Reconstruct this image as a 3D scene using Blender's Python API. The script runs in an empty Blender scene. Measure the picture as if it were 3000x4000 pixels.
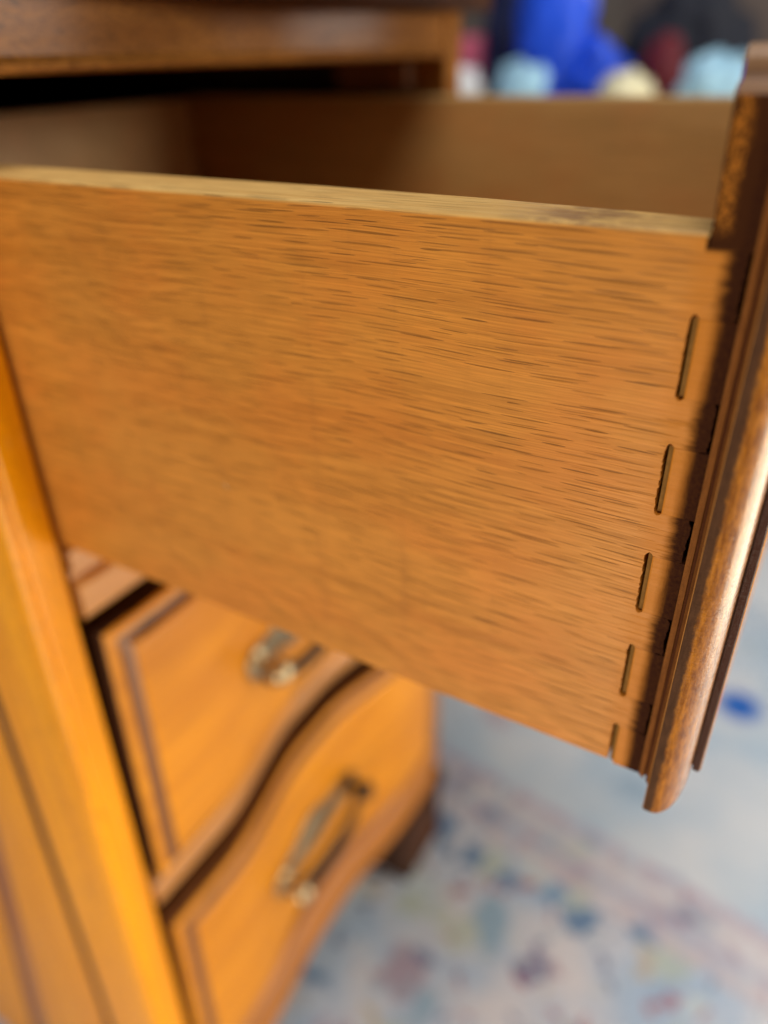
import bpy, bmesh, math, random
from mathutils import Vector, Matrix
random.seed(7)
S = bpy.context.scene
MM = 0.001

# ------------------------------------------------------------------ camera
cam = bpy.data.objects.new('camera', bpy.data.cameras.new('camera'))
S.collection.objects.link(cam); S.camera = cam
right = Vector((0.8617, 0.5070, -0.0221)); down = Vector((0.2464, -0.4560, -0.8552)); fwd = Vector((-0.4436, 0.7315, -0.5178))
M4 = Matrix(((right.x, -down.x, -fwd.x), (right.y, -down.y, -fwd.y), (right.z, -down.z, -fwd.z))).to_4x4()
M4.translation = Vector((0.2212, -0.1400, 0.1536))
cam.matrix_world = M4
cam.data.sensor_fit = 'VERTICAL'; cam.data.sensor_height = 36.0; cam.data.lens = 26.71
cam.data.clip_start = 0.01; cam.data.clip_end = 50
cam.data.dof.use_dof = True; cam.data.dof.focus_distance = 0.157; cam.data.dof.aperture_fstop = 4.4

# ------------------------------------------------------------------ world, lamps, exposure
W = bpy.data.worlds.new('World'); S.world = W; W.use_nodes = True
W.node_tree.nodes['Background'].inputs[0].default_value = (0.80, 0.86, 1.0, 1)
W.node_tree.nodes['Background'].inputs[1].default_value = 0.12

def area(name, loc, target, sx, sy, power, col):
    l = bpy.data.lights.new(name, 'AREA'); l.shape = 'RECTANGLE'; l.size = sx; l.size_y = sy
    l.energy = power; l.color = col
    o = bpy.data.objects.new(name, l); S.collection.objects.link(o)
    o.location = loc; o.rotation_euler = (Vector(target) - Vector(loc)).to_track_quat('-Z', 'Y').to_euler()
    return o
area('floor_bounce_light', (0.95, 0.34, -0.40), (0.0, 0.05, -0.10), 0.8, 0.55, 10.5, (1.0, 0.86, 0.62))  # added lamp standing in for sunlight bounced up off the floor
area('window_light', (1.5, 0.85, 0.52), (-0.1, 0.12, 0.1), 0.7, 0.5, 14, (1.0, 0.95, 0.86))
area('camera_side_fill', (0.33, -0.66, -0.40), (0.30, 0.0, 0.04), 0.55, 0.4, 6.3, (1.0, 0.90, 0.69))  # fill lamp added on the camera side to brighten the drawer side
area('ceiling_light', (0.35, -0.20, 1.50), (0.2, 0.3, 0.0), 0.8, 0.8, 18, (0.96, 0.97, 1.0))
S.view_settings.view_transform = 'Standard'; S.view_settings.look = 'None'
S.view_settings.exposure = 0.0; S.view_settings.gamma = 1.0
S.render.engine = 'CYCLES'
S.cycles.use_denoising = True
S.cycles.max_bounces = 8
S.cycles.sample_clamp_indirect = 6

# ------------------------------------------------------------------ node helper
class N:
    def __init__(s, name):
        s.m = bpy.data.materials.new(name); s.m.use_nodes = True
        s.t = s.m.node_tree; s.b = s.t.nodes['Principled BSDF']
    def n(s, typ, **kw):
        x = s.t.nodes.new(typ)
        for k, v in kw.items(): setattr(x, k, v)
        return x
    def set(s, sock, v):
        if isinstance(v, bpy.types.NodeSocket): s.t.links.new(v, sock)
        else: sock.default_value = v
    def coord(s, off=(0, 0, 0), scale=(1, 1, 1), rot=(0, 0, 0)):
        if not hasattr(s, '_tc'): s._tc = s.n('ShaderNodeTexCoord')
        mp = s.n('ShaderNodeMapping'); s.t.links.new(s._tc.outputs['Object'], mp.inputs[0])
        mp.inputs[1].default_value = off; mp.inputs[2].default_value = rot; mp.inputs[3].default_value = scale
        return mp.outputs[0]
    def math(s, op, a, b=0.0, c=None, clamp=False):
        x = s.n('ShaderNodeMath', operation=op, use_clamp=clamp)
        s.set(x.inputs[0], a); s.set(x.inputs[1], b)
        if c is not None: s.set(x.inputs[2], c)
        return x.outputs[0]
    def vmul(s, v, k):
        x = s.n('ShaderNodeVectorMath', operation='MULTIPLY'); s.set(x.inputs[0], v); s.set(x.inputs[1], k); return x.outputs[0]
    def vadd(s, v, k):
        x = s.n('ShaderNodeVectorMath', operation='ADD'); s.set(x.inputs[0], v); s.set(x.inputs[1], k); return x.outputs[0]
    def xyz(s, v):
        x = s.n('ShaderNodeSeparateXYZ'); s.set(x.inputs[0], v); return x.outputs
    def comb(s, a, b, c):
        x = s.n('ShaderNodeCombineXYZ'); s.set(x.inputs[0], a); s.set(x.inputs[1], b); s.set(x.inputs[2], c); return x.outputs[0]
    def noise(s, v, scale=1, detail=2, rough=0.5, dist=0.0):
        x = s.n('ShaderNodeTexNoise'); s.set(x.inputs['Vector'], v); x.inputs['Scale'].default_value = scale
        x.inputs['Detail'].default_value = detail; x.inputs['Roughness'].default_value = rough; x.inputs['Distortion'].default_value = dist
        return x.outputs[0]
    def noisec(s, v, scale=1, detail=2):
        x = s.n('ShaderNodeTexNoise'); s.set(x.inputs['Vector'], v); x.inputs['Scale'].default_value = scale
        x.inputs['Detail'].default_value = detail; return x.outputs[1]
    def vor(s, v, scale=1, feature='F1', rnd=1.0):
        x = s.n('ShaderNodeTexVoronoi', feature=feature); s.set(x.inputs['Vector'], v); x.inputs['Scale'].default_value = scale
        x.inputs['Randomness'].default_value = rnd; return x.outputs
    def ss(s, v, a, b, lo=0.0, hi=1.0):
        x = s.n('ShaderNodeMapRange', interpolation_type='SMOOTHSTEP'); s.set(x.inputs[0], v)
        s.set(x.inputs[1], a); s.set(x.inputs[2], b); x.inputs[3].default_value = lo; x.inputs[4].default_value = hi
        return x.outputs[0]
    def mix(s, f, a, b, mode='MIX'):
        x = s.n('ShaderNodeMix', data_type='RGBA', blend_type=mode)
        s.set(x.inputs[0], f)
        for i, v in ((6, a), (7, b)):
            s.set(x.inputs[i], v if isinstance(v, bpy.types.NodeSocket) else (*v, 1))
        return x.outputs[2]
    def ramp(s, f, stops, interp='LINEAR'):
        x = s.n('ShaderNodeValToRGB'); s.set(x.inputs[0], f); r = x.color_ramp; r.interpolation = interp
        while len(r.elements) < len(stops): r.elements.new(0.5)
        for e, (p, c) in zip(r.elements, stops): e.position = p; e.color = (*c, 1)
        return x.outputs[0]
    def bump(s, h, dist, strength=1.0):
        x = s.n('ShaderNodeBump'); s.set(x.inputs['Height'], h); x.inputs['Distance'].default_value = dist
        x.inputs['Strength'].default_value = strength; s.t.links.new(x.outputs[0], s.b.inputs['Normal'])
    def out(s, col, rough=0.5, spec=0.5, coat=0.0, metal=0.0, coat_rough=0.15):
        s.set(s.b.inputs['Base Color'], col if isinstance(col, bpy.types.NodeSocket) else (*col, 1))
        s.set(s.b.inputs['Roughness'], rough); s.b.inputs['Specular IOR Level'].default_value = spec
        s.b.inputs['Coat Weight'].default_value = coat; s.b.inputs['Coat Roughness'].default_value = coat_rough
        s.b.inputs['Metallic'].default_value = metal
        return s.m

# drawer root origin; material coordinates are offset back to it (metres -> mm)
DO = Vector((0.0, 0.15, 0.0))

def oak_side(name, base_a, base_b, pore=1.0, stain=True, endgrain=False, val=1.0):
    k = N(name)
    p = k.coord(off=(DO.x * 1000, DO.y * 1000, DO.z * 1000), scale=(1000, 1000, 1000))      # millimetres
    x, y, z = k.xyz(p)
    # grain runs along x, with slow wander and a slight slope that follows the board
    wob = k.math('MULTIPLY', k.math('SUBTRACT', k.noise(k.vmul(p, (0.011, 0.02, 0.016)), 1, 1), 0.5), 6.0)
    zz = k.math('ADD', z, wob)
    g = k.comb(x, y, zz)
    broad = k.noise(k.vmul(g, (0.006, 0.05, 0.06)), 1, 3, 0.6)
    fib = k.noise(k.vmul(g, (0.022, 1.1, 2.0)), 1, 3, 0.65)
    fib2 = k.noise(k.vmul(g, (0.10, 2.6, 4.4)), 1, 2, 0.6)
    col = k.mix(k.ss(broad, 0.25, 0.75), base_a, base_b)
    col = k.mix(k.ss(fib, 0.36, 0.70, 0.0, 0.7), col, tuple(c * 1.35 for c in base_b))
    col = k.mix(k.ss(fib2, 0.25, 0.56, 0.34, 0.0), col, tuple(c * 0.55 for c in base_a))
    # blotchy handling wear
    bl = k.noise(k.vmul(p, (0.02, 0.03, 0.035)), 1, 4, 0.6)
    col = k.mix(k.ss(bl, 0.42, 0.66, 0.0, 0.35), col, (base_b[0] * 1.1, base_b[1] * 0.82, base_b[2] * 0.7))
    if endgrain:
        sp = k.noise(k.vmul(p, (2.2, 2.2, 1.6)), 1, 3, 0.7)
        col = k.mix(k.ss(sp, 0.5, 0.72, 0.0, 0.5), col, (0.16, 0.055, 0.012))
        dash = k.math('MULTIPLY', sp, 0.0)
    else:
        # open pores: thin dashes strung along the grain lines
        zr = k.math('ADD', zz, k.math('MULTIPLY', y, 0.83))
        dens = k.ss(k.noise(k.vmul(g, (0.010, 0.05, 0.10)), 1, 3, 0.6), 0.30, 0.60)
        def wn(a, b_):
            w = k.n('ShaderNodeTexWhiteNoise', noise_dimensions='3D'); k.set(w.inputs['Vector'], k.comb(a, b_, 0.5))
            return w.outputs
        def pores(pitch, L, thick, seed, keep):
            rr = k.math('ADD', k.math('DIVIDE', zr, pitch), seed)
            row = k.math('FLOOR', rr); fr = k.math('SUBTRACT', k.math('FRACT', rr), 0.5)
            u = k.math('ADD', k.math('DIVIDE', x, L), k.math('MULTIPLY', wn(row, seed)['Value'], 41.0))
            cell = k.math('FLOOR', u); fu = k.math('SUBTRACT', k.math('FRACT', u), 0.5)
            c = k.xyz(wn(cell, row)['Color'])
            c2 = k.xyz(wn(cell, k.math('ADD', row, 0.37))['Color'])
            ln = k.math('ADD', 0.16, k.math('MULTIPLY', c[0], 0.30))                      # half length, share of the cell
            e = k.math('DIVIDE', k.math('ABSOLUTE', fu), ln)
            th = k.math('MULTIPLY', k.math('MULTIPLY', k.math('ADD', 0.45, k.math('MULTIPLY', c[1], 0.75)), thick / pitch), k.math('SUBTRACT', 1.0, k.math('MULTIPLY', e, e)))
            dz = k.math('SUBTRACT', fr, k.math('MULTIPLY', k.math('SUBTRACT', c[2], 0.5), 0.62))
            dz = k.math('ABSOLUTE', k.math('ADD', dz, k.math('MULTIPLY', fu, k.math('MULTIPLY', k.math('SUBTRACT', c2[2], 0.5), 0.25))))
            d = k.ss(dz, k.math('MULTIPLY', th, 0.35), k.math('ADD', k.math('MAXIMUM', th, 0.0), 0.02), 1.0, 0.0)
            d = k.math('MULTIPLY', d, k.ss(th, 0.0, 0.03))
            on = k.math('LESS_THAN', c2[0], k.math('MULTIPLY', keep, k.math('ADD', 0.55, k.math('MULTIPLY', dens, 0.6))))
            return k.math('MULTIPLY', k.math('MULTIPLY', d, on), k.math('ADD', 0.45, k.math('MULTIPLY', c2[1], 0.55)))
        d1 = pores(1.60, 15.0, 0.22, 3.1, 0.85)
        d2 = pores(2.3, 23.0, 0.21, 11.7, 0.85)
        d3 = k.math('MULTIPLY', pores(1.1, 11.0, 0.13, 23.3, 0.5), 0.45)
        dash = k.math('MAXIMUM', k.math('MAXIMUM', d1, d2), d3)
        dash = k.math('MULTIPLY', dash, 0.70 * pore)
        col = k.mix(dash, col, (base_a[0] * 0.24, base_a[1] * 0.25, base_a[2] * 0.34))
        # pale abrasion flecks scattered in patches
        reg = k.ss(k.noise(k.vmul(p, (0.03, 0.03, 0.05)), 1, 3, 0.7), 0.50, 0.68)
        fl = k.ss(k.noise(k.vmul(p, (0.9, 1.5, 2.6)), 1, 3, 0.75), 0.62, 0.74)
        col = k.mix(k.math('MULTIPLY', k.math('MULTIPLY', reg, fl), 0.55), col, (0.72, 0.48, 0.26))
    if stain and not endgrain:      # faint vertical rub marks
        rub = k.noise(k.vmul(p, (0.16, 0.1, 0.012)), 1, 4, 0.65)
        col = k.mix(k.math('MULTIPLY', k.ss(rub, 0.52, 0.80, 0.0, 0.20), k.ss(x, 150, 190, 1.0, 0.0)), col, (0.24, 0.075, 0.016))
    if stain:
        rag = k.math('MULTIPLY', k.math('SUBTRACT', k.noise(k.vmul(p, (0.16, 0.5, 0.75) if not endgrain else (0.6, 0.5, 0.12)), 1, 5, 0.72), 0.5), 3.4 if not endgrain else 1.6)
        xs = k.math('ADD', x, rag)
        # old finish bled past the joint: orange halo, then dark stain
        col = k.mix(k.ss(xs, 196.5, 201.8, 0.0, 0.7), col, (0.56, 0.18, 0.008))
        fine = k.noise(k.vmul(p, (1.4, 1.4, 1.1)), 1, 4, 0.75)
        dk = k.math('MULTIPLY', k.ss(xs, 202.4 + 0.5 * endgrain, 205.6 + 0.5 * endgrain), k.ss(fine, 0.34, 0.70, 1.0, 0.95), clamp=True)
        # the proud top of the front end is stained nearly all over, worn to orange in a strip
        up = k.math('MULTIPLY', k.ss(z, 123.4, 124.6), k.ss(x, 200.2, 200.5))
        xw = k.math('ADD', x, k.math('MULTIPLY', k.math('SUBTRACT', k.noise(k.vmul(p, (0.5, 0.5, 0.16)), 1, 5, 0.72), 0.5), 4.2))
        wear = k.math('MULTIPLY', k.math('MULTIPLY', k.ss(xw, 200.7, 201.5), k.ss(xw, 202.2, 204.4, 1.0, 0.0)), k.math('MULTIPLY', k.ss(fine, 0.40, 0.62), k.ss(z, 125.5, 129.0)))
        dk = k.math('MAXIMUM', dk, k.math('MULTIPLY', up, k.math('SUBTRACT', 0.96, k.math('MULTIPLY', wear, 0.85))))
        col = k.mix(dk, col, (0.030, 0.0085, 0.0045))
    if stain and not endgrain:      # bare, paler long edge along the top of the board
        ed = k.math('MULTIPLY', k.ss(z, 125.9, 126.7), k.ss(x, 150.0, 196.0, 1.0, 0.35))
        st = k.math('MULTIPLY', k.math('MULTIPLY', k.ss(x, 160, 176), k.ss(x, 182, 196, 1.0, 0.35)), k.ss(k.noise(k.vmul(p, (0.10, 0.22, 0.2)), 1, 4, 0.7), 0.36, 0.56))
        ed = k.math('MULTIPLY', k.ss(z, 125.9, 126.7), k.math('SUBTRACT', 1.0, k.math('MULTIPLY', st, 0.0)))
        col = k.mix(k.math('MULTIPLY', ed, 0.85), col, k.mix(k.math('MULTIPLY', dash, 0.9), k.mix(k.ss(fib, 0.3, 0.7), (0.66, 0.36, 0.10), (0.86, 0.56, 0.19)), (0.18, 0.09, 0.035)))
        col = k.mix(k.math('MULTIPLY', k.math('MULTIPLY', st, k.ss(z, 125.9, 126.7)), 0.62), col, (0.17, 0.07, 0.035))
    rough = k.ss(fib, 0.3, 0.7, 0.50, 0.36)
    h = k.math('SUBTRACT', k.math('ADD', k.math('MULTIPLY', fib, 0.35), k.math('MULTIPLY', fib2, 0.25)), k.math('MULTIPLY', dash, 0.9))
    k.bump(h, 0.00022, 0.75)
    m = k.out(col, k.mix(dk, k.comb(rough, rough, rough), (0.8, 0.8, 0.8)) if stain else rough, 0.3, coat=0.0)
    if stain: k.set(k.b.inputs['Specular IOR Level'], k.math('SUBTRACT', 0.15 if endgrain else 0.23, k.math('MULTIPLY', dk, 0.12 if endgrain else 0.2)))
    return m

def lip_finish(k, x):
    k.set(k.b.inputs['Coat Weight'], k.math('MULTIPLY', k.ss(x, 214.2, 216.0, 0.0, 0.8), k.ss(x, 218.3, 218.8, 1.0, 0.0)))
    k.set(k.b.inputs['Specular IOR Level'], k.math('ADD', 0.10, k.math('MULTIPLY', k.math('MULTIPLY', k.ss(x, 214.0, 216.0), k.ss(x, 218.3, 218.8, 1.0, 0.0)), 0.4)))
    return k.m
def lip_wood():
    k = N('moulded_lip_wood')
    p = k.coord(off=(DO.x * 1000, DO.y * 1000, DO.z * 1000), scale=(1000, 1000, 1000))
    x, y, z = k.xyz(p)
    rag = k.math('MULTIPLY', k.math('SUBTRACT', k.noise(k.vmul(p, (0.9, 0.9, 0.35)), 1, 4, 0.7), 0.5), 1.7)
    xs = k.math('ADD', x, rag)
    fine = k.noise(k.vmul(p, (1.0, 1.0, 0.22)), 1, 5, 0.7)
    tan = k.mix(fine, (0.10, 0.030, 0.007), (0.36, 0.125, 0.026))
    dark = k.mix(fine, (0.020, 0.008, 0.004), (0.15, 0.062, 0.026))
    gold = k.mix(k.ss(fine, 0.3, 0.7), (0.20, 0.055, 0.003), (0.52, 0.18, 0.013))
    col = k.mix(k.ss(x, 209.2, 209.5), tan, (0.11, 0.030, 0.009))
    col = k.mix(k.ss(x, 209.9, 210.1), col, tan)
    col = k.mix(k.ss(x, 210.85, 211.05), col, (0.55, 0.24, 0.06))
    col = k.mix(k.ss(x, 211.12, 211.25), col, dark)
    col = k.mix(k.ss(xs, 212.7, 213.7), col, gold)
    col = k.mix(k.ss(x, 218.5, 219.0), col, (0.06, 0.02, 0.011))
    col = k.mix(k.ss(x, 220.75, 220.95), col, (0.60, 0.21, 0.008))
    wr = k.noise(k.vmul(p, (0.7, 0.7, 2.2)), 1, 3, 0.55, 0.9)
    k.bump(k.math('ADD', wr, k.math('MULTIPLY', fine, 0.3)), 0.0005, 0.6)
    k.out(col, k.ss(x, 212.6, 213.8, 0.75, 0.27), 0.5, coat_rough=0.22)
    return lip_finish(k, x)

def amber_wood(name, a, b, axis='z', coat=0.35, rough=0.34, fleck=0.35, pale=0.0, spec=0.4, fth=(0.56, 0.74)):
    k = N(name)
    p = k.coord(scale=(1000, 1000, 1000))
    sc = {'z': (0.35, 0.35, 0.02), 'y': (0.35, 0.02, 0.35), 'x': (0.02, 0.35, 0.35)}[axis]
    gr = k.noise(k.vmul(p, sc), 1, 4, 0.6, 0.4)
    br = k.noise(k.vmul(p, tuple(s * 0.22 for s in sc)), 1, 3, 0.6)
    fl = k.noise(k.vmul(p, tuple(0.25 + s * 1.6 for s in sc)), 1, 3, 0.7)
    col = k.mix(k.ss(br, 0.3, 0.7), a, b)
    col = k.mix(k.ss(gr, 0.5, 0.78, 0.0, 0.5), col, tuple(c * 0.62 for c in a))
    col = k.mix(k.ss(fl, fth[0], fth[1], 0.0, fleck), col, tuple(c * 0.45 for c in a))
    if pale:
        wn = k.noise(k.vmul(p, tuple(0.04 + s for s in sc)), 1, 4, 0.7)
        col = k.mix(k.ss(wn, 0.6, 0.75, 0.0, pale), col, (0.72, 0.42, 0.2))
    k.bump(k.math('ADD', gr, k.math('MULTIPLY', fl, 0.4)), 0.00018, 0.5)
    return k.out(col, rough, spec, coat=coat, coat_rough=0.2)

def plain(name, c, rough=0.5, metal=0.0, coat=0.0, var=0.15, scale=60):
    k = N(name)
    n = k.noise(k.coord(), scale, 4, 0.6)
    col = k.mix(n, tuple(x * (1 - var) for x in c), tuple(min(1, x * (1 + var)) for x in c))
    k.bump(n, 0.0004, 0.3)
    return k.out(col, rough, 0.5, coat=coat, metal=metal)

OAK_A, OAK_B = (0.43, 0.146, 0.016), (0.62, 0.238, 0.036)
M_oak = oak_side('oak_side_grain', OAK_A, OAK_B)
M_end = oak_side('oak_end_grain', (0.40, 0.130, 0.015), (0.57, 0.21, 0.032), endgrain=True)
M_in = oak_side('oak_inner', (0.36, 0.175, 0.042), (0.48, 0.245, 0.072), pore=0.4, stain=False)
M_back = oak_side('oak_drawer_back', (0.56, 0.33, 0.14), (0.70, 0.44, 0.20), pore=0.3, stain=False)
M_lip = lip_wood()
M_edge = amber_wood('bare_edge_wood', (0.50, 0.30, 0.10), (0.66, 0.44, 0.17), 'x', coat=0.1)
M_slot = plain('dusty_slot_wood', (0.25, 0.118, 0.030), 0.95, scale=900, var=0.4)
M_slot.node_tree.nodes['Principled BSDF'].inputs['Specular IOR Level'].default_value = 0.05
AMB_A, AMB_B = (0.76, 0.265, 0.0), (0.90, 0.345, 0.0)
M_stile = amber_wood('amber_varnished_wood', AMB_A, AMB_B, 'z', pale=0.3, coat=0.06, spec=0.22, fleck=0.5, fth=(0.50, 0.68))
M_face = amber_wood('drawer_face_wood', (0.50, 0.168, 0.003), (0.68, 0.255, 0.006), 'y', fleck=0.4, coat=0.05, rough=0.42, spec=0.28)
M_rail = amber_wood('rail_wood', (0.38, 0.15, 0.03), (0.52, 0.22, 0.05), 'y', fleck=0.6, pale=0.2, coat=0.15)
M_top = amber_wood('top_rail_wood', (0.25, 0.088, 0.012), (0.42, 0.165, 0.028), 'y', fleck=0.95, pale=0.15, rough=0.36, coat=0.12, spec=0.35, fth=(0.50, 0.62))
M_brown = amber_wood('brown_moulding_wood', (0.15, 0.056, 0.018), (0.24, 0.09, 0.028), 'z', coat=0.08, spec=0.25)
M_bevel = amber_wood('worn_brown_bevel', (0.26, 0.075, 0.012), (0.42, 0.13, 0.016), 'z', fleck=0.9, pale=0.35, coat=0.1)
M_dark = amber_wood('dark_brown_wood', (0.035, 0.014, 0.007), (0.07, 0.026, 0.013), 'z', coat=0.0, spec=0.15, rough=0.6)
M_inside = plain('shade_dark_inside_wood', (0.03, 0.017, 0.01), 0.9)  # near-black colour holds the shade of the cabinet's unlit inside
M_base = amber_wood('red_brown_base_wood', (0.32, 0.11, 0.014), (0.46, 0.165, 0.024), 'y', coat=0.08, spec=0.25)

# ------------------------------------------------------------------ mesh helpers (world coordinates in mm)
def emp(name, loc_mm, label, cat, group=None):
    o = bpy.data.objects.new(name, None); S.collection.objects.link(o)
    o.location = Vector(loc_mm) * MM; o['label'] = label; o['category'] = cat
    o.empty_display_size = 0.02
    if group: o['group'] = group
    return o
def world_off(o):
    v = Vector((0, 0, 0))
    while o is not None: v = v + o.location; o = o.parent
    return v
def link(name, bm, mat, parent=None, smooth=False, angle=35):
    lean = parent is not None and any(q.get('lean') for q in (parent, parent.parent) if q)
    off = world_off(parent) / MM if parent else Vector((0, 0, 0))
    if lean:
        for v in bm.verts: v.co.y += 0.028 * min(0.0, v.co.z)
    for v in bm.verts: v.co = (v.co - off) * MM
    bmesh.ops.recalc_face_normals(bm, faces=bm.faces)
    me = bpy.data.meshes.new(name); bm.to_mesh(me); bm.free()
    mats = mat if isinstance(mat, (list, tuple)) else [mat]
    for m in mats: me.materials.append(m)
    if smooth:
        for p in me.polygons: p.use_smooth = True
        me.set_sharp_from_angle(angle=math.radians(angle))
    o = bpy.data.objects.new(name, me); S.collection.objects.link(o)
    o.parent = parent
    return o
def BM(): return bmesh.new()
def box(bm, x0, x1, y0, y1, z0, z1, bev=0.0, seg=2):
    vs = [bm.verts.new((x, y, z)) for x in (x0, x1) for y in (y0, y1) for z in (z0, z1)]
    f = [(0, 1, 3, 2), (4, 6, 7, 5), (0, 4, 5, 1), (2, 3, 7, 6), (0, 2, 6, 4), (1, 5, 7, 3)]
    fs = [bm.faces.new([vs[i] for i in q]) for q in f]
    if bev:
        es = list({e for q in fs for e in q.edges})
        bmesh.ops.bevel(bm, geom=es, offset=bev, segments=seg, profile=0.5, affect='EDGES')
def prism(bm, pts, fa, fb):
    """pts: 2D outline; fa, fb map a 2D point to the 3D point of either end."""
    a = [bm.verts.new(fa(*p)) for p in pts]; b = [bm.verts.new(fb(*p)) for p in pts]
    n = len(pts)
    bm.faces.new(a); bm.faces.new(b[::-1])
    for i in range(n): bm.faces.new((a[i], a[(i + 1) % n], b[(i + 1) % n], b[i]))
    return a, b
def grid(bm, rows, closed_cols=False):
    vs = [[bm.verts.new(p) for p in r] for r in rows]
    for i in range(len(vs) - 1):
        m = len(vs[i])
        for j in range(m if closed_cols else m - 1):
            bm.faces.new((vs[i][j], vs[i][(j + 1) % m], vs[i + 1][(j + 1) % m], vs[i + 1][j]))
    return vs
def lathe(bm, prof, c, axis='z', n=24, cap=True):
    rows = []
    for r, h in prof:
        row = []
        for i in range(n):
            a = 2 * math.pi * i / n; u, w = r * math.cos(a), r * math.sin(a)
            row.append({'z': (c[0] + u, c[1] + w, c[2] + h), 'x': (c[0] + h, c[1] + u, c[2] + w), 'y': (c[0] + u, c[1] + h, c[2] + w)}[axis])
        rows.append(row)
    vs = grid(bm, rows, True)
    if cap:
        bm.faces.new(vs[0]); bm.faces.new(vs[-1][::-1])
def tube(bm, pts, r, n=10):
    pts = [Vector(p) for p in pts]; rows = []
    for i, p in enumerate(pts):
        d = (pts[min(i + 1, len(pts) - 1)] - pts[max(i - 1, 0)]).normalized()
        u = d.cross(Vector((0.3, 0.5, 0.81))).normalized(); w = d.cross(u)
        rr = r[i] if isinstance(r, (list, tuple)) else r
        rows.append([p + (u * math.cos(2 * math.pi * k / n) + w * math.sin(2 * math.pi * k / n)) * rr for k in range(n)])
    vs = grid(bm, rows, True); bm.faces.new(vs[0]); bm.faces.new(vs[-1][::-1])
def sm(t): t = max(0, min(1, t)); return t * t * (3 - 2 * t)

# ------------------------------------------------------------------ setting: floor, wall
FLOOR = -530.0
kf = N('pale_floor')
nf = kf.noise(kf.coord(), 3, 4)
M_floor = kf.out(kf.mix(nf, (0.62, 0.68, 0.74), (0.74, 0.79, 0.84)), 0.45)
bm = BM(); box(bm, -6000, 6000, -4000, 6000, FLOOR - 60, FLOOR - 6)
o = link('floor', bm, M_floor); o['kind'] = 'structure'
M_wall = plain('brown_grey_wall', (0.20, 0.16, 0.13), 0.8, scale=6, var=0.3)
bm = BM(); box(bm, -3000, 2500, 2300, 2400, FLOOR - 6, 2200)
o = link('wall', bm, M_wall); o['kind'] = 'structure'

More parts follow.
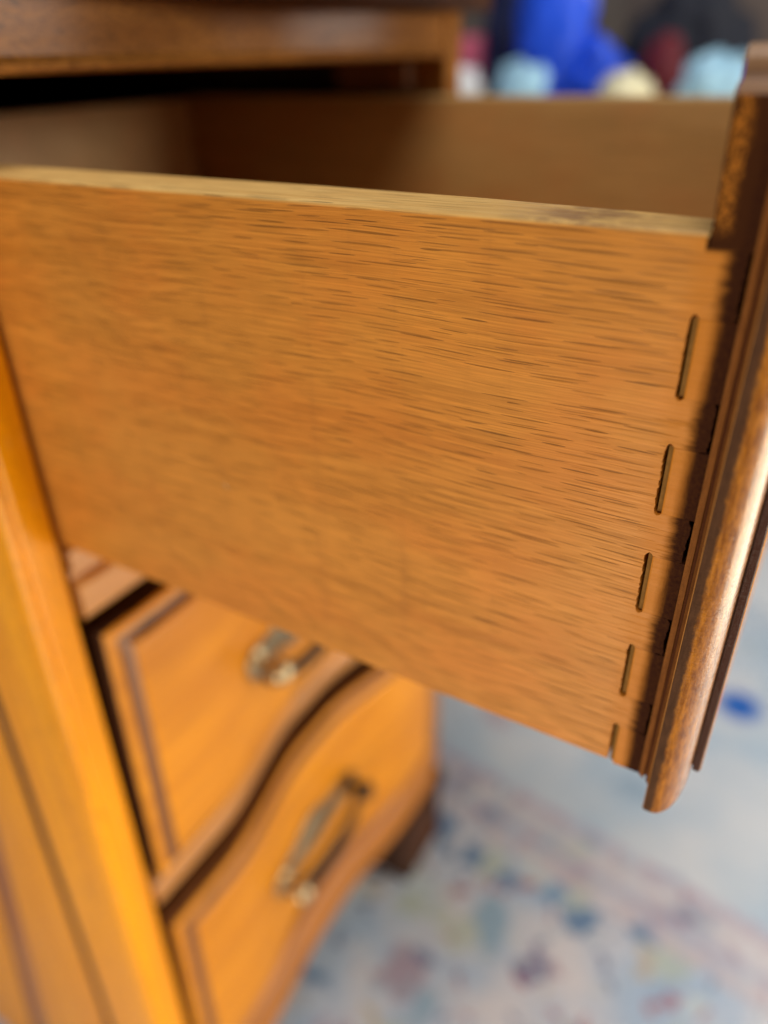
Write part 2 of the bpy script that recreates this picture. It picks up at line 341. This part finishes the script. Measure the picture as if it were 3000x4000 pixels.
# rug: pale blue grey oriental pattern, its border stripe runs beside the cabinet
def rug_mat():
    k = N('faded_rug_pattern')
    p = k.coord(scale=(1000, 1000, 1000))
    x, y, z = k.xyz(p)
    warp = k.noisec(k.vmul(p, (0.02, 0.02, 0.02)), 1, 2)
    q = k.vadd(p, k.vadd(k.vmul(k.vadd(warp, (-0.5, -0.5, -0.5)), (60, 60, 0)), k.vmul(k.vadd(k.noisec(k.vmul(p, (0.06, 0.06, 0.06)), 1, 3), (-0.5, -0.5, -0.5)), (40, 40, 0))))
    v1 = k.vor(k.vmul(q, (1 / 40, 1 / 40, 0.0)), 1)
    r1 = k.xyz(v1['Color'])
    base = k.mix(k.ss(k.noise(k.vmul(p, (0.012, 0.012, 0.012)), 1, 3), 0.35, 0.65), (0.45, 0.58, 0.76), (0.72, 0.72, 0.78))
    motif = k.ramp(r1[0], [(0.0, (0.13, 0.25, 0.45)), (0.18, (0.30, 0.46, 0.62)), (0.34, (0.42, 0.34, 0.44)), (0.46, (0.62, 0.70, 0.74)),
                           (0.60, (0.20, 0.20, 0.36)), (0.70, (0.52, 0.60, 0.56)), (0.82, (0.46, 0.20, 0.24)), (0.90, (0.66, 0.62, 0.55)), (0.97, (0.20, 0.36, 0.58))], 'CONSTANT')
    m1 = k.ss(v1['Distance'], 0.36, 0.56, 1.0, 0.0)
    field = k.mix(k.math('MULTIPLY', m1, 0.92), base, motif)
    v2 = k.vor(k.vadd(k.vmul(q, (1 / 17, 1 / 17, 0.0)), (7.3, 2.1, 0)), 1)
    r2 = k.xyz(v2['Color'])
    mot2 = k.ramp(r2[1], [(0.0, (0.12, 0.18, 0.36)), (0.25, (0.60, 0.66, 0.72)), (0.5, (0.40, 0.16, 0.22)), (0.68, (0.34, 0.48, 0.60)), (0.86, (0.58, 0.50, 0.40))], 'CONSTANT')
    field = k.mix(k.math('MULTIPLY', k.math('MULTIPLY', k.ss(v2['Distance'], 0.25, 0.42, 1.0, 0.0), k.ss(r2[0], 0.14, 0.18)), 0.8), field, mot2)
    # outer border: paler, sparser motifs
    v3 = k.vor(k.vadd(k.vmul(q, (1 / 95, 1 / 95, 0.0)), (3.3, 9.1, 0)), 1)
    r3 = k.xyz(v3['Color'])
    bcol = k.mix(k.ss(k.noise(k.vmul(p, (0.008, 0.008, 0.008)), 1, 2), 0.35, 0.65), (0.50, 0.63, 0.77), (0.70, 0.75, 0.82))
    mot3 = k.ramp(r3[0], [(0.0, (0.30, 0.44, 0.60)), (0.35, (0.55, 0.40, 0.48)), (0.55, (0.60, 0.60, 0.52)), (0.8, (0.05, 0.20, 0.60))], 'CONSTANT')
    bcol = k.mix(k.math('MULTIPLY', k.ss(v3['Distance'], 0.14, 0.30, 1.0, 0.0), 0.65), bcol, mot3)
    col = k.mix(k.ss(y, 392, 398), field, bcol)
    for a, b_, c in ((330, 352, (0.62, 0.56, 0.62)), (352, 362, (0.42, 0.42, 0.56)), (362, 390, (0.66, 0.63, 0.68)), (390, 402, (0.50, 0.42, 0.54))):
        col = k.mix(k.math('MULTIPLY', k.ss(y, a - 2, a + 2), k.math('MULTIPLY', k.ss(y, b_ - 2, b_ + 2, 1.0, 0.0), k.ss(k.noise(k.vmul(p, (0.05, 0.05, 0.05)), 1, 2), 0.3, 0.6, 0.15, 0.85))), col, c)
    # one deep blue flower of the border
    d = k.n('ShaderNodeVectorMath', operation='DISTANCE'); k.set(d.inputs[0], k.vmul(p, (1, 1, 0))); d.inputs[1].default_value = (150, 668, 0)
    col = k.mix(k.ss(d.outputs['Value'], 14, 34, 1.0, 0.0), col, (0.015, 0.14, 0.58))
    pile = k.noise(k.vmul(p, (0.9, 0.9, 0.9)), 1, 2, 0.7)
    k.bump(pile, 0.003, 0.7)
    return k.out(col, 0.95, 0.1)
M_rug = rug_mat()
rug = emp('rug', (0, 0, FLOOR), 'faded blue grey patterned rug spread on the floor under the cabinet', 'rug')
bm = BM(); box(bm, -700, 1100, -500, 880, FLOOR - 6, FLOOR, 1.5)
o = link('pile', bm, M_rug, rug)
rug.rotation_euler = (0, 0, math.radians(-8))

# ------------------------------------------------------------------ cabinet
CAB = emp('cabinet', (-200, 150, FLOOR), 'amber varnished wooden cabinet with a serpentine front and its top drawer pulled open', 'cabinet')
CAB['lean'] = 1
def xs(y): return -15.0 * sm((min(y, 305 - y) - 45) / 95.0)
YS = [0 + 305 * i / 36 for i in range(37)]
def rail(name, prof, mat, y0=0.0, y1=305.0, label=None, bow=1.0):
    """prof: (x, z) outline, x=0 is the serpentine front."""
    bm = BM(); ys = [y0 + (y1 - y0) * i / 36 for i in range(37)]
    rows = [[(px + bow * xs(y) if px > -12 else px, y, pz) for px, pz in prof] for y in ys]
    vs = grid(bm, rows, True); bm.faces.new(vs[0]); bm.faces.new(vs[-1][::-1])
    o = link(name, bm, mat, CAB, True, 30)
    if label: o['label'] = label
    return o
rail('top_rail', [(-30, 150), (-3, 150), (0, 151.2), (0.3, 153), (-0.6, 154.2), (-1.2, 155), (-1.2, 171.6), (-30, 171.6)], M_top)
rail('rail', [(-32, -34), (-1.5, -34), (0, -32), (0, -19), (-1, -17.5), (-3.5, -16.5), (-3.5, -12), (-1.0, -10.5), (-1.0, -3.0), (-4, -2.0), (-32, -2.0)], M_rail)
rail('rail', [(-32, -217), (-1.5, -217), (0, -215), (0, -204), (-1.5, -202), (-32, -202)], M_rail)
rail('base_rail', [(-32, -438), (3, -438), (5, -436), (5, -412), (3, -405), (-1, -402), (-2, -397), (-32, -397)], M_base, bow=0.55)
# near stile: flat face, small bead, rounded corner, down to the floor
bm = BM()
prof = [(-20, -0.8), (-0.6, -0.8), (0, -1.6), (0, -12.2), (-0.9, -13.0), (-1.1, -13.6), (-0.4, -14.4), (-0.6, -16.2), (-2.2, -17.6), (-6, -18.2), (-20, -18.2)]
prism(bm, prof, lambda x, y: (x, y, FLOOR), lambda x, y: (x, y, 172))
link('stile', bm, M_stile, CAB, True, 40)
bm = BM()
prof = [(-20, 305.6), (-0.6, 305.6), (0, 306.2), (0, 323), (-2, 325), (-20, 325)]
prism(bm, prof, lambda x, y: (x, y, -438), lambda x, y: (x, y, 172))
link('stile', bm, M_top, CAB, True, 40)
# near side: frame member, groove as a shade-dark strip, raised panel whose rear edge rakes back towards the floor, bevelled border
def gx(z): return -49.5
def bx(z): return -99.0 if z > -196 else -99.0 + (z + 196) * 0.18
zs = [172, 60, -40, -86, -110, -150, -196, -230, -280, -330, -400, -460, FLOOR]
def strip(name, cols, mat, label=None):
    bm = BM()
    rows = [[(f(z), y, z) for f, y in cols] for z in zs]
    rows = [r + [(r[-1][0], -4.0, r[-1][2]), (r[0][0], -4.0, r[0][2])] for r in rows]
    vs = grid(bm, rows, True); bm.faces.new(vs[0]); bm.faces.new(vs[-1][::-1])
    o = link(name, bm, mat, CAB, True, 25)
    if label: o['label'] = label
    return o
strip('side_stile', [(lambda z: -20.0, -18.2), (lambda z: gx(z) + 6, -18.6), (lambda z: gx(z) + 3.2, -18.7), (lambda z: gx(z) + 0.8, -18.3)], M_stile)
strip('groove_shade_strip', [(lambda z: gx(z) + 0.8, -18.1), (lambda z: gx(z) - 3.0, -17.7), (lambda z: gx(z) - 7.5, -17.9)], M_dark)  # near-flush strip; the groove's shade is put into its dark colour
strip('side_panel', [(lambda z: gx(z) - 7.5, -17.0), (lambda z: gx(z) - 8.5, -18.2), (lambda z: gx(z) - 11, -18.5), (lambda z: bx(z) + 5, -18.6), (lambda z: bx(z) + 1.2, -18.3), (lambda z: bx(z), -17.8)], M_stile)
strip('panel_bevel', [(lambda z: bx(z), -17.6), (lambda z: bx(z) - 6, -18.2), (lambda z: bx(z) - 15, -17.9)], M_bevel)
strip('groove_shade_strip', [(lambda z: bx(z) - 15, -17.6), (lambda z: bx(z) - 19, -17.4)], M_dark)  # second groove, its shade also given by a flush dark strip
strip('rear_stile', [(lambda z: bx(z) - 19, -17.5), (lambda z: bx(z) - 21, -18.0), (lambda z: -420.0, -17.5)], M_stile)
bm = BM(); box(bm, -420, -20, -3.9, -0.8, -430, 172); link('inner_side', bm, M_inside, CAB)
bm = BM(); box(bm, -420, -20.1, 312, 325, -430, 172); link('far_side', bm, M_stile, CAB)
bm = BM(); box(bm, -420, -20.2, 309.9, 311.9, -430, 172); link('inner_side', bm, M_inside, CAB)  # near-black sheet over the amber far wall keeps the gap dark
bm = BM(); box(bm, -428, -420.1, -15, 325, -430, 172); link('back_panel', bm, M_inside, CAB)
bm = BM(); box(bm, -430, 13, -30, 338, 172, 196, 3); link('top_board', bm, M_dark, CAB, True)
for z in (-20, -212, -412):
    bm = BM(); box(bm, -419, -32.1, -0.6, 309.8, z - 4, z + 4); link('dust_panel', bm, M_inside, CAB)
bm = BM(); box(bm, -72, -20.2, 299, 309.8, 133, 149.6, 1); box(bm, -32, -20.3, 296, 298.9, 136, 149, 1)
link('drawer_guide', bm, M_brown, CAB)
# far front foot: dark shaped bracket foot
bm = BM()
ft = [(8, -438.1), (9, -447), (4, -465), (-2, -485), (0, -505), (6, -520), (5, FLOOR), (-40, FLOOR), (-52, -505), (-66, -470), (-84, -450), (-90, -438.1)]
prism(bm, ft, lambda x, z: (x, 258 + (z + 530) * -0.16, z), lambda x, z: (x, 326, z))
bmesh.ops.bevel(bm, geom=[e for e in bm.edges if abs((e.verts[0].co - e.verts[1].co).normalized().y) < 0.8], offset=3, segments=2, affect='EDGES')
link('foot', bm, M_dark, CAB, True)
bm = BM(); box(bm, -420, -370, 270, 325, FLOOR, -430.1, 3); link('foot', bm, M_dark, CAB, True)

# ------------------------------------------------------------------ closed drawers
def drawer_front(root, z0, z1):
    """serpentine front board with a moulded bevel round it"""
    y0, y1 = 4.2, 300.8
    prof = [(0, -12), (0, 0.6), (0.8, 2.0), (2.0, 2.6), (4.6, 2.6), (5.4, 1.6), (8.4, 2.4), (10.4, 5.0), (11.6, 5.8), (13.2, 6.0)]   # inset from edge, height
    ys = [y0 + (y1 - y0) * i / 40 for i in range(41)]
    def loop(d, h):
        n = 40
        ya = [y0 + d + (y1 - y0 - 2 * d) * i / n for i in range(n + 1)]
        bot = [(h + xs(y), y, z0 + d) for y in ya]; top = [(h + xs(y), y, z1 - d) for y in reversed(ya)]
        m = 14; za = [z0 + d + (z1 - z0 - 2 * d) * i / m for i in range(1, m)]
        r = [(h + xs(ya[-1]), ya[-1], z) for z in za]; l = [(h + xs(ya[0]), ya[0], z) for z in reversed(za)]
        return bot + r + top + l
    def mk(name, pr, mat, fill):
        bm = BM(); rows = [loop(d, h) for d, h in pr]
        vs = grid(bm, rows, True)
        if fill:
            d, h = pr[-1]; n, m = 40, 14
            ya = [y0 + d + (y1 - y0 - 2 * d) * i / n for i in range(n + 1)]
            za = [z0 + d + (z1 - z0 - 2 * d) * i / m for i in range(m + 1)]
            grid(bm, [[(h + xs(y), y, z) for y in ya] for z in za])
        bmesh.ops.remove_doubles(bm, verts=bm.verts, dist=0.01)
        return link(name, bm, mat, root, True, 28)
    mk('board_edge', prof[:2], M_brown if z0 < -300 else M_dark, False)
    mk('edge_lip', prof[1:5], M_face, False)
    mk('edge_moulding', prof[4:8], M_brown, False)
    mk('front_board', prof[7:], M_face, True)
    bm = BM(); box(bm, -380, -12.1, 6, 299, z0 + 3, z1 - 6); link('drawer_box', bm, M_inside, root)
M_brass = plain('aged_brass', (0.46, 0.36, 0.22), 0.32, metal=0.9, var=0.7, scale=90)
M_iron = plain('blackened_brass', (0.035, 0.025, 0.02), 0.4, metal=0.8, scale=120)
def handle(root, yc, zc, half):
    """bail pull: pierced back plate, two posts with ball ends and the hanging bail"""
    X = lambda y: 6.1 + xs(y)
    h = emp('handle', (X(yc), yc, zc), '', ''); del h['label']; del h['category']
    h.location = h.location - world_off(root); h.parent = root
    bm = BM(); out = []
    n = 64
    for i in range(n):
        a = 2 * math.pi * i / n; u = math.cos(a)
        w = half * 1.22 * math.copysign(abs(u) ** 0.8, u)
        e = 9 + 7 * math.exp(-((abs(w) - half) / 11) ** 2) + 8 * math.exp(-(w / 13) ** 2)
        out.append((yc + w, zc + e * math.sin(a) * (1.05 if math.sin(a) < 0 else 0.9)))
    prism(bm, out, lambda y, z: (X(y) + 0.1, y, z), lambda y, z: (X(y) + 1.8, y, z))
    link('backplate', bm, M_brass, h, False)
    for s in (-1, 1):
        y = yc + s * half
        bm = BM(); lathe(bm, [(9, 0), (9.5, 1.2), (7.5, 2.4), (4, 3.2), (3.2, 9), (4.5, 11), (7.0, 14), (7.4, 17), (5.6, 20.5), (2, 22)], (X(y) + 1.8, y, zc + 2), 'x', 20)
        link('post', bm, M_iron if s > 0 else M_brass, h, True, 50)
    bm = BM(); pts = []
    for i in range(25):
        a = math.pi * i / 24; yy = yc - half * math.cos(a)
        pts.append((X(yc) + 12 + 3 * math.sin(a), yy, zc + 2 - 24 * math.sin(a) ** 0.7))
    tube(bm, pts, [2.6 + 1.9 * math.sin(math.pi * i / 24) for i in range(25)]); link('bail', bm, M_iron, h, True)
for z0, z1, lab, hz in ((-198.5, -44, 'closed amber drawer directly below the open one, half hidden by it', -128), (-393.5, -239.5, 'closed amber bottom drawer with its brass pull in plain view', -317)):
    r = emp('drawer', (0, 152, z0), lab, 'drawer', 'closed lower drawers of the cabinet')
    r['lean'] = 1; drawer_front(r, z0, z1); handle(r, 136, hz, 44)

# ------------------------------------------------------------------ open drawer
D = emp('drawer', (DO.x * 1000, DO.y * 1000, DO.z * 1000), 'pulled out oak top drawer showing its grainy side, dovetail pins and stained front joint', 'drawer')
PINS = [(97.6, 112.6), (72.8, 87.6), (47.8, 62.5), (22.6, 37.6), (-0.4, 12.5)]
ZT, ZB = 127.0, 0.0
J = random.uniform
def rag(x, za, zb, amp, n=14):
    return [(x + J(-amp, amp), za + (zb - za) * i / n) for i in range(n + 1)]
out = [(-185, ZB), (-185, ZT), (200.6, ZT)]
out += [(200.6, 124.6), (207.4, 124.2)]
lo_prev = 124.2
for a, b in PINS:
    out += rag(207.35, lo_prev - 0.2, b + 0.15, 0.26, 14)[1:]             # ragged tail end
    out += [(206.6, b + J(0.0, 0.35)), (205.6, b), (202.4, b)]
    out += [(201.5, b + 0.05), (201.2, b + 0.5), (200.7, b + 0.75), (200.2, b + 0.3)]          # rounded slot head
    out += rag(199.95, b - 0.4, max(a, 0) + 0.6, 0.16, 40)
    lo_prev = a
    if a > 0:
        out += [(200.2, a - 0.2), (200.7, a - 0.6), (201.2, a - 0.35), (201.5, a), (206.9, a)]
out += [(199.9, ZB)]
bm = BM()
a, b = prism(bm, out, lambda x, z: (x, 0.0, z), lambda x, z: (x, 5.6, z))
be = [e for e in bm.edges if all(abs(v.co.z - ZT) < 1e-4 and abs(v.co.y) < 1e-4 for v in e.verts)]
be += [e for e in bm.edges if all(abs(v.co.z - ZB) < 1e-4 and abs(v.co.y) < 1e-4 and v.co.x < 199.95 for v in e.verts)]
bmesh.ops.bevel(bm, geom=be, offset=0.9, segments=3, profile=0.5, affect='EDGES')
plan = [(-185, 5.6), (199.6, 5.6), (199.6, 13.5), (185, 14.0), (150, 17), (110, 18.2), (-185, 17.5)]
a, b = prism(bm, plan, lambda x, y: (x, y, ZB + 0.4), lambda x, y: (x, y, ZT))
be = [e for e in bm.edges if all(abs(v.co.z - ZT) < 1e-4 and v.co.y > 6 for v in e.verts)]
bmesh.ops.bevel(bm, geom=be, offset=1.6, segments=3, profile=0.5, affect='EDGES')
link('side_board', bm, M_oak, D)['label'] = 'near oak side with long open pores'
for a, b in PINS:
    bm = BM()
    pl = [(200.5, 6.2), (200.5, 1.0), (201.45, 0.8), (201.5, 0.06), (201.8, 0.0), (207.9, 0.06), (207.9, 6.2)]
    prism(bm, pl, lambda x, y: (x, y, a + 0.03), lambda x, y: (x, y, b - 0.05))
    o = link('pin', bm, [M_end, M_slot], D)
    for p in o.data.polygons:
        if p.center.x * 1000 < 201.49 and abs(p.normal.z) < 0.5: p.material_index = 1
# front board: core, top half pin with a stepped shoulder, moulded lip all round and raised field
bm = BM()
box(bm, 200.4, 208, 6.3, 297, 1, 147)
pl = [(0.05, 124.3), (0.05, 147.0), (0.5, 147.9), (1.6, 148.4), (3.0, 148.8), (3.4, 149.6), (3.6, 151.8), (4.4, 153.2), (6.2, 153.6), (6.2, 124.3)]
prism(bm, pl, lambda y, z: (200.9 - (0.5 if z > 140 else 0.0), y, z), lambda y, z: (207.95, y, z))
M_torn = amber_wood('bare_torn_wood', (0.26, 0.13, 0.06), (0.50, 0.31, 0.18), 'x', coat=0.1, fleck=0.7)
o = link('front_board', bm, [M_end, M_torn], D)
for p in o.data.polygons:
    if p.center.z * 1000 > 147.2 and p.center.y * 1000 + 150 < 10: p.material_index = 1
bm = BM()
Y0, Y1, Z0, Z1 = 0.0, 297.0, 0.0, 148.0
lp = [(208.0, -8), (208.0, 0.25), (209.25, 0.75), (209.4, 0.1), (209.85, 0.1), (210.0, 0.95), (210.9, 1.5), (211.0, 5.3), (211.35, 5.6), (212.9, 5.6)]
for i in range(1, 13):
    t = math.pi / 2 * i / 12; lp.append((212.9 + 5.9 * math.sin(t), -2.4 + 8.0 * math.cos(t)))
lp += [(218.85, -4.4), (219.1, -4.4), (219.15, -3.7), (220.6, -3.6), (221.0, -4.2), (221.0, -20)]
def lploop(x, d, nz=46, ny=20):
    ya, yb, za, zb = Y0 - d, Y1 + d, Z0 - d, Z1 + d
    L = [(x, ya, za + (zb - za) * i / nz) for i in range(nz)]
    T = [(x, ya + (yb - ya) * i / ny, zb) for i in range(ny)]
    Rr = [(x, yb, zb - (zb - za) * i / nz) for i in range(nz)]
    B = [(x, yb - (yb - ya) * i / ny, za) for i in range(ny)]
    return L + T + Rr + B
rows = [lploop(x, d) for x, d in lp]
vs = grid(bm, rows, True); bm.faces.new(vs[0]); bm.faces.new(vs[-1][::-1])
link('lip_moulding', bm, M_lip, D, True, 32)
bm = BM(); box(bm, -185, 200.3, 289, 303, 0, 132, 1.5); o = link('side_board', bm, [M_in, M_edge], D, True); o['label'] = 'far oak side in shadow'
for p in o.data.polygons:
    if p.center.z > 0.1306: p.material_index = 1
bm = BM(); box(bm, -197, -185.1, 1, 302, 10, 130, 1.2); link('back_board', bm, M_back, D, True)
bm = BM(); box(bm, -184.9, 200.2, 20.2, 288.9, 8, 12); link('bottom_panel', bm, M_back, D)
bm = BM(); tube(bm, [(83.0, -0.1, 49.4), (84.0, -0.5, 48.3), (84.6, -0.2, 47.2)], [0.06, 0.14, 0.05], 6)
link('splinter', bm, plain('pale_splinter', (0.75, 0.5, 0.2)), D)

# ------------------------------------------------------------------ background clutter on a low table
TT = 72.0
M_tw = plain('table_wood', (0.42, 0.24, 0.10), 0.45)
T = emp('table', (-150, 1350, FLOOR - 6), 'wooden side table in the blurred background behind the open drawer', 'table')
bm = BM(); box(bm, -620, 320, 1030, 1700, TT - 26, TT, 4); link('table_top', bm, M_tw, T, True)
for sx in (-580, 280):
    for sy in (1070, 1660):
        bm = BM(); box(bm, sx - 22, sx + 22, sy - 22, sy + 22, FLOOR - 6, TT - 26.1, 3); link('leg', bm, M_tw, T)
def glossy(n, c, r=0.35): return plain(n, c, r, var=0.12, scale=25)
M_blue = glossy('royal_blue_plastic', (0.018, 0.10, 0.85)); M_navy = glossy('navy_card', (0.008, 0.014, 0.07), 0.6)
M_pblue = glossy('pale_blue_plastic', (0.42, 0.72, 0.92)); M_white = glossy('white_paper', (0.93, 0.94, 0.95), 0.6)
M_pink = glossy('pink_plastic', (0.62, 0.12, 0.20)); M_cream = glossy('cream_plastic', (0.92, 0.84, 0.55))
M_char = glossy('charcoal_cloth', (0.022, 0.024, 0.035), 0.8); M_red = glossy('dark_red_card', (0.16, 0.012, 0.02), 0.6)
M_card = glossy('grey_brown_card', (0.17, 0.13, 0.11), 0.8)
def carton(name, x0, x1, y0, y1, h, mat, lid, label, lidh=18):
    o = emp(name, ((x0 + x1) / 2, (y0 + y1) / 2, TT), label, 'box')
    bm = BM(); box(bm, x0, x1, y0, y1, TT, TT + h - lidh, 4); link('body', bm, mat, o, True)
    bm = BM(); box(bm, x0 - 3, x1 + 3, y0 - 3, y1 + 3, TT + h - lidh + .2, TT + h, 4); link('box_lid', bm, lid, o, True)
def cup(x, y, r, h, m1, m2, label, name='cup'):
    o = emp(name, (x, y, TT), label, name)
    bm = BM(); lathe(bm, [(r * .75, 0), (r * .8, 1), (r * .95, h * .55), (r * .98, h * .56)], (x, y, TT), 'z', 24); link('base', bm, m2, o, True, 50)
    bm = BM(); lathe(bm, [(r * .97, h * .56), (r, h * .6), (r * 1.06, h), (r * .98, h), (r * .85, h * .6), (0.5, h * .58)], (x, y, TT), 'z', 24); link('rim', bm, m1, o, True, 50)

from mathutils import noise as mnoise
def heap(name, x, y, rx, ry, h, mat, label, cat, part, crease=0.22, seed=0):
    """a rumpled, creased bag or paper lump standing on the table"""
    o = emp(name, (x, y, TT), label, cat)
    bm = BM(); bmesh.ops.create_icosphere(bm, subdivisions=4, radius=1.0)
    for v in bm.verts:
        d = v.co.normalized(); q = d * 2.1 + Vector((seed, seed * 1.7, 3))
        n = mnoise.noise(q) * 1.2 - abs(mnoise.noise(q * 2.3)) * 0.9 + mnoise.noise(q * 5) * 0.25
        c = d * (1 + crease * n)
        v.co = Vector((x + c.x * rx, y + c.y * ry, TT + max(0.0, (c.z + 0.82) / 1.82) * h))
    link(part, bm, mat, o, True, 60)
heap('bag', -238, 1130, 58, 40, 285, M_blue, 'tall rumpled royal blue bag on the background table', 'bag', 'bag_body', 0.25, 1)
heap('bag', -168, 1150, 46, 36, 98, M_blue, 'small royal blue bag slumped against the tall blue one', 'bag', 'bag_body', 0.3, 4)
heap('bag', -322, 1170, 40, 40, 215, M_navy, 'dark navy bag standing left of the tall royal blue bag', 'bag', 'bag_body', 0.25, 9)
heap('bag', -62, 1250, 95, 60, 155, M_char, 'low charcoal bag behind the dark red bundle of cloth', 'bag', 'bag_body', 0.25, 12)
heap('cloth', -72, 1150, 30, 28, 98, M_red, 'dark red bundle of cloth in front of the charcoal bag', 'cloth', 'cloth_fold', 0.2, 15)
heap('paper', -252, 1060, 38, 24, 66, M_pblue, 'crumpled pale blue paper in front of the tall royal blue bag', 'paper', 'paper_ball', 0.3, 20)
heap('paper', -347, 1062, 30, 22, 60, M_white, 'crumpled white paper at the left end by the pink cup', 'paper', 'paper_ball', 0.3, 23)
heap('paper', -100, 1062, 36, 22, 52, M_cream, 'crumpled cream paper in front of the dark red cloth', 'paper', 'paper_ball', 0.3, 26)
heap('paper', 10, 1085, 44, 28, 74, M_pblue, 'crumpled pale blue paper close to the drawer front', 'paper', 'paper_ball', 0.3, 31)
heap('bag', 82, 1110, 34, 30, 70, M_blue, 'small royal blue bag half hidden behind the drawer front', 'bag', 'bag_body', 0.3, 36)
carton('carton', -230, 60, 1480, 1640, 330, M_card, M_card, 'large grey brown cardboard box at the back of the table')
cup(-368, 1120, 24, 100, M_pink, M_pink, 'pink cup beside the navy bag')
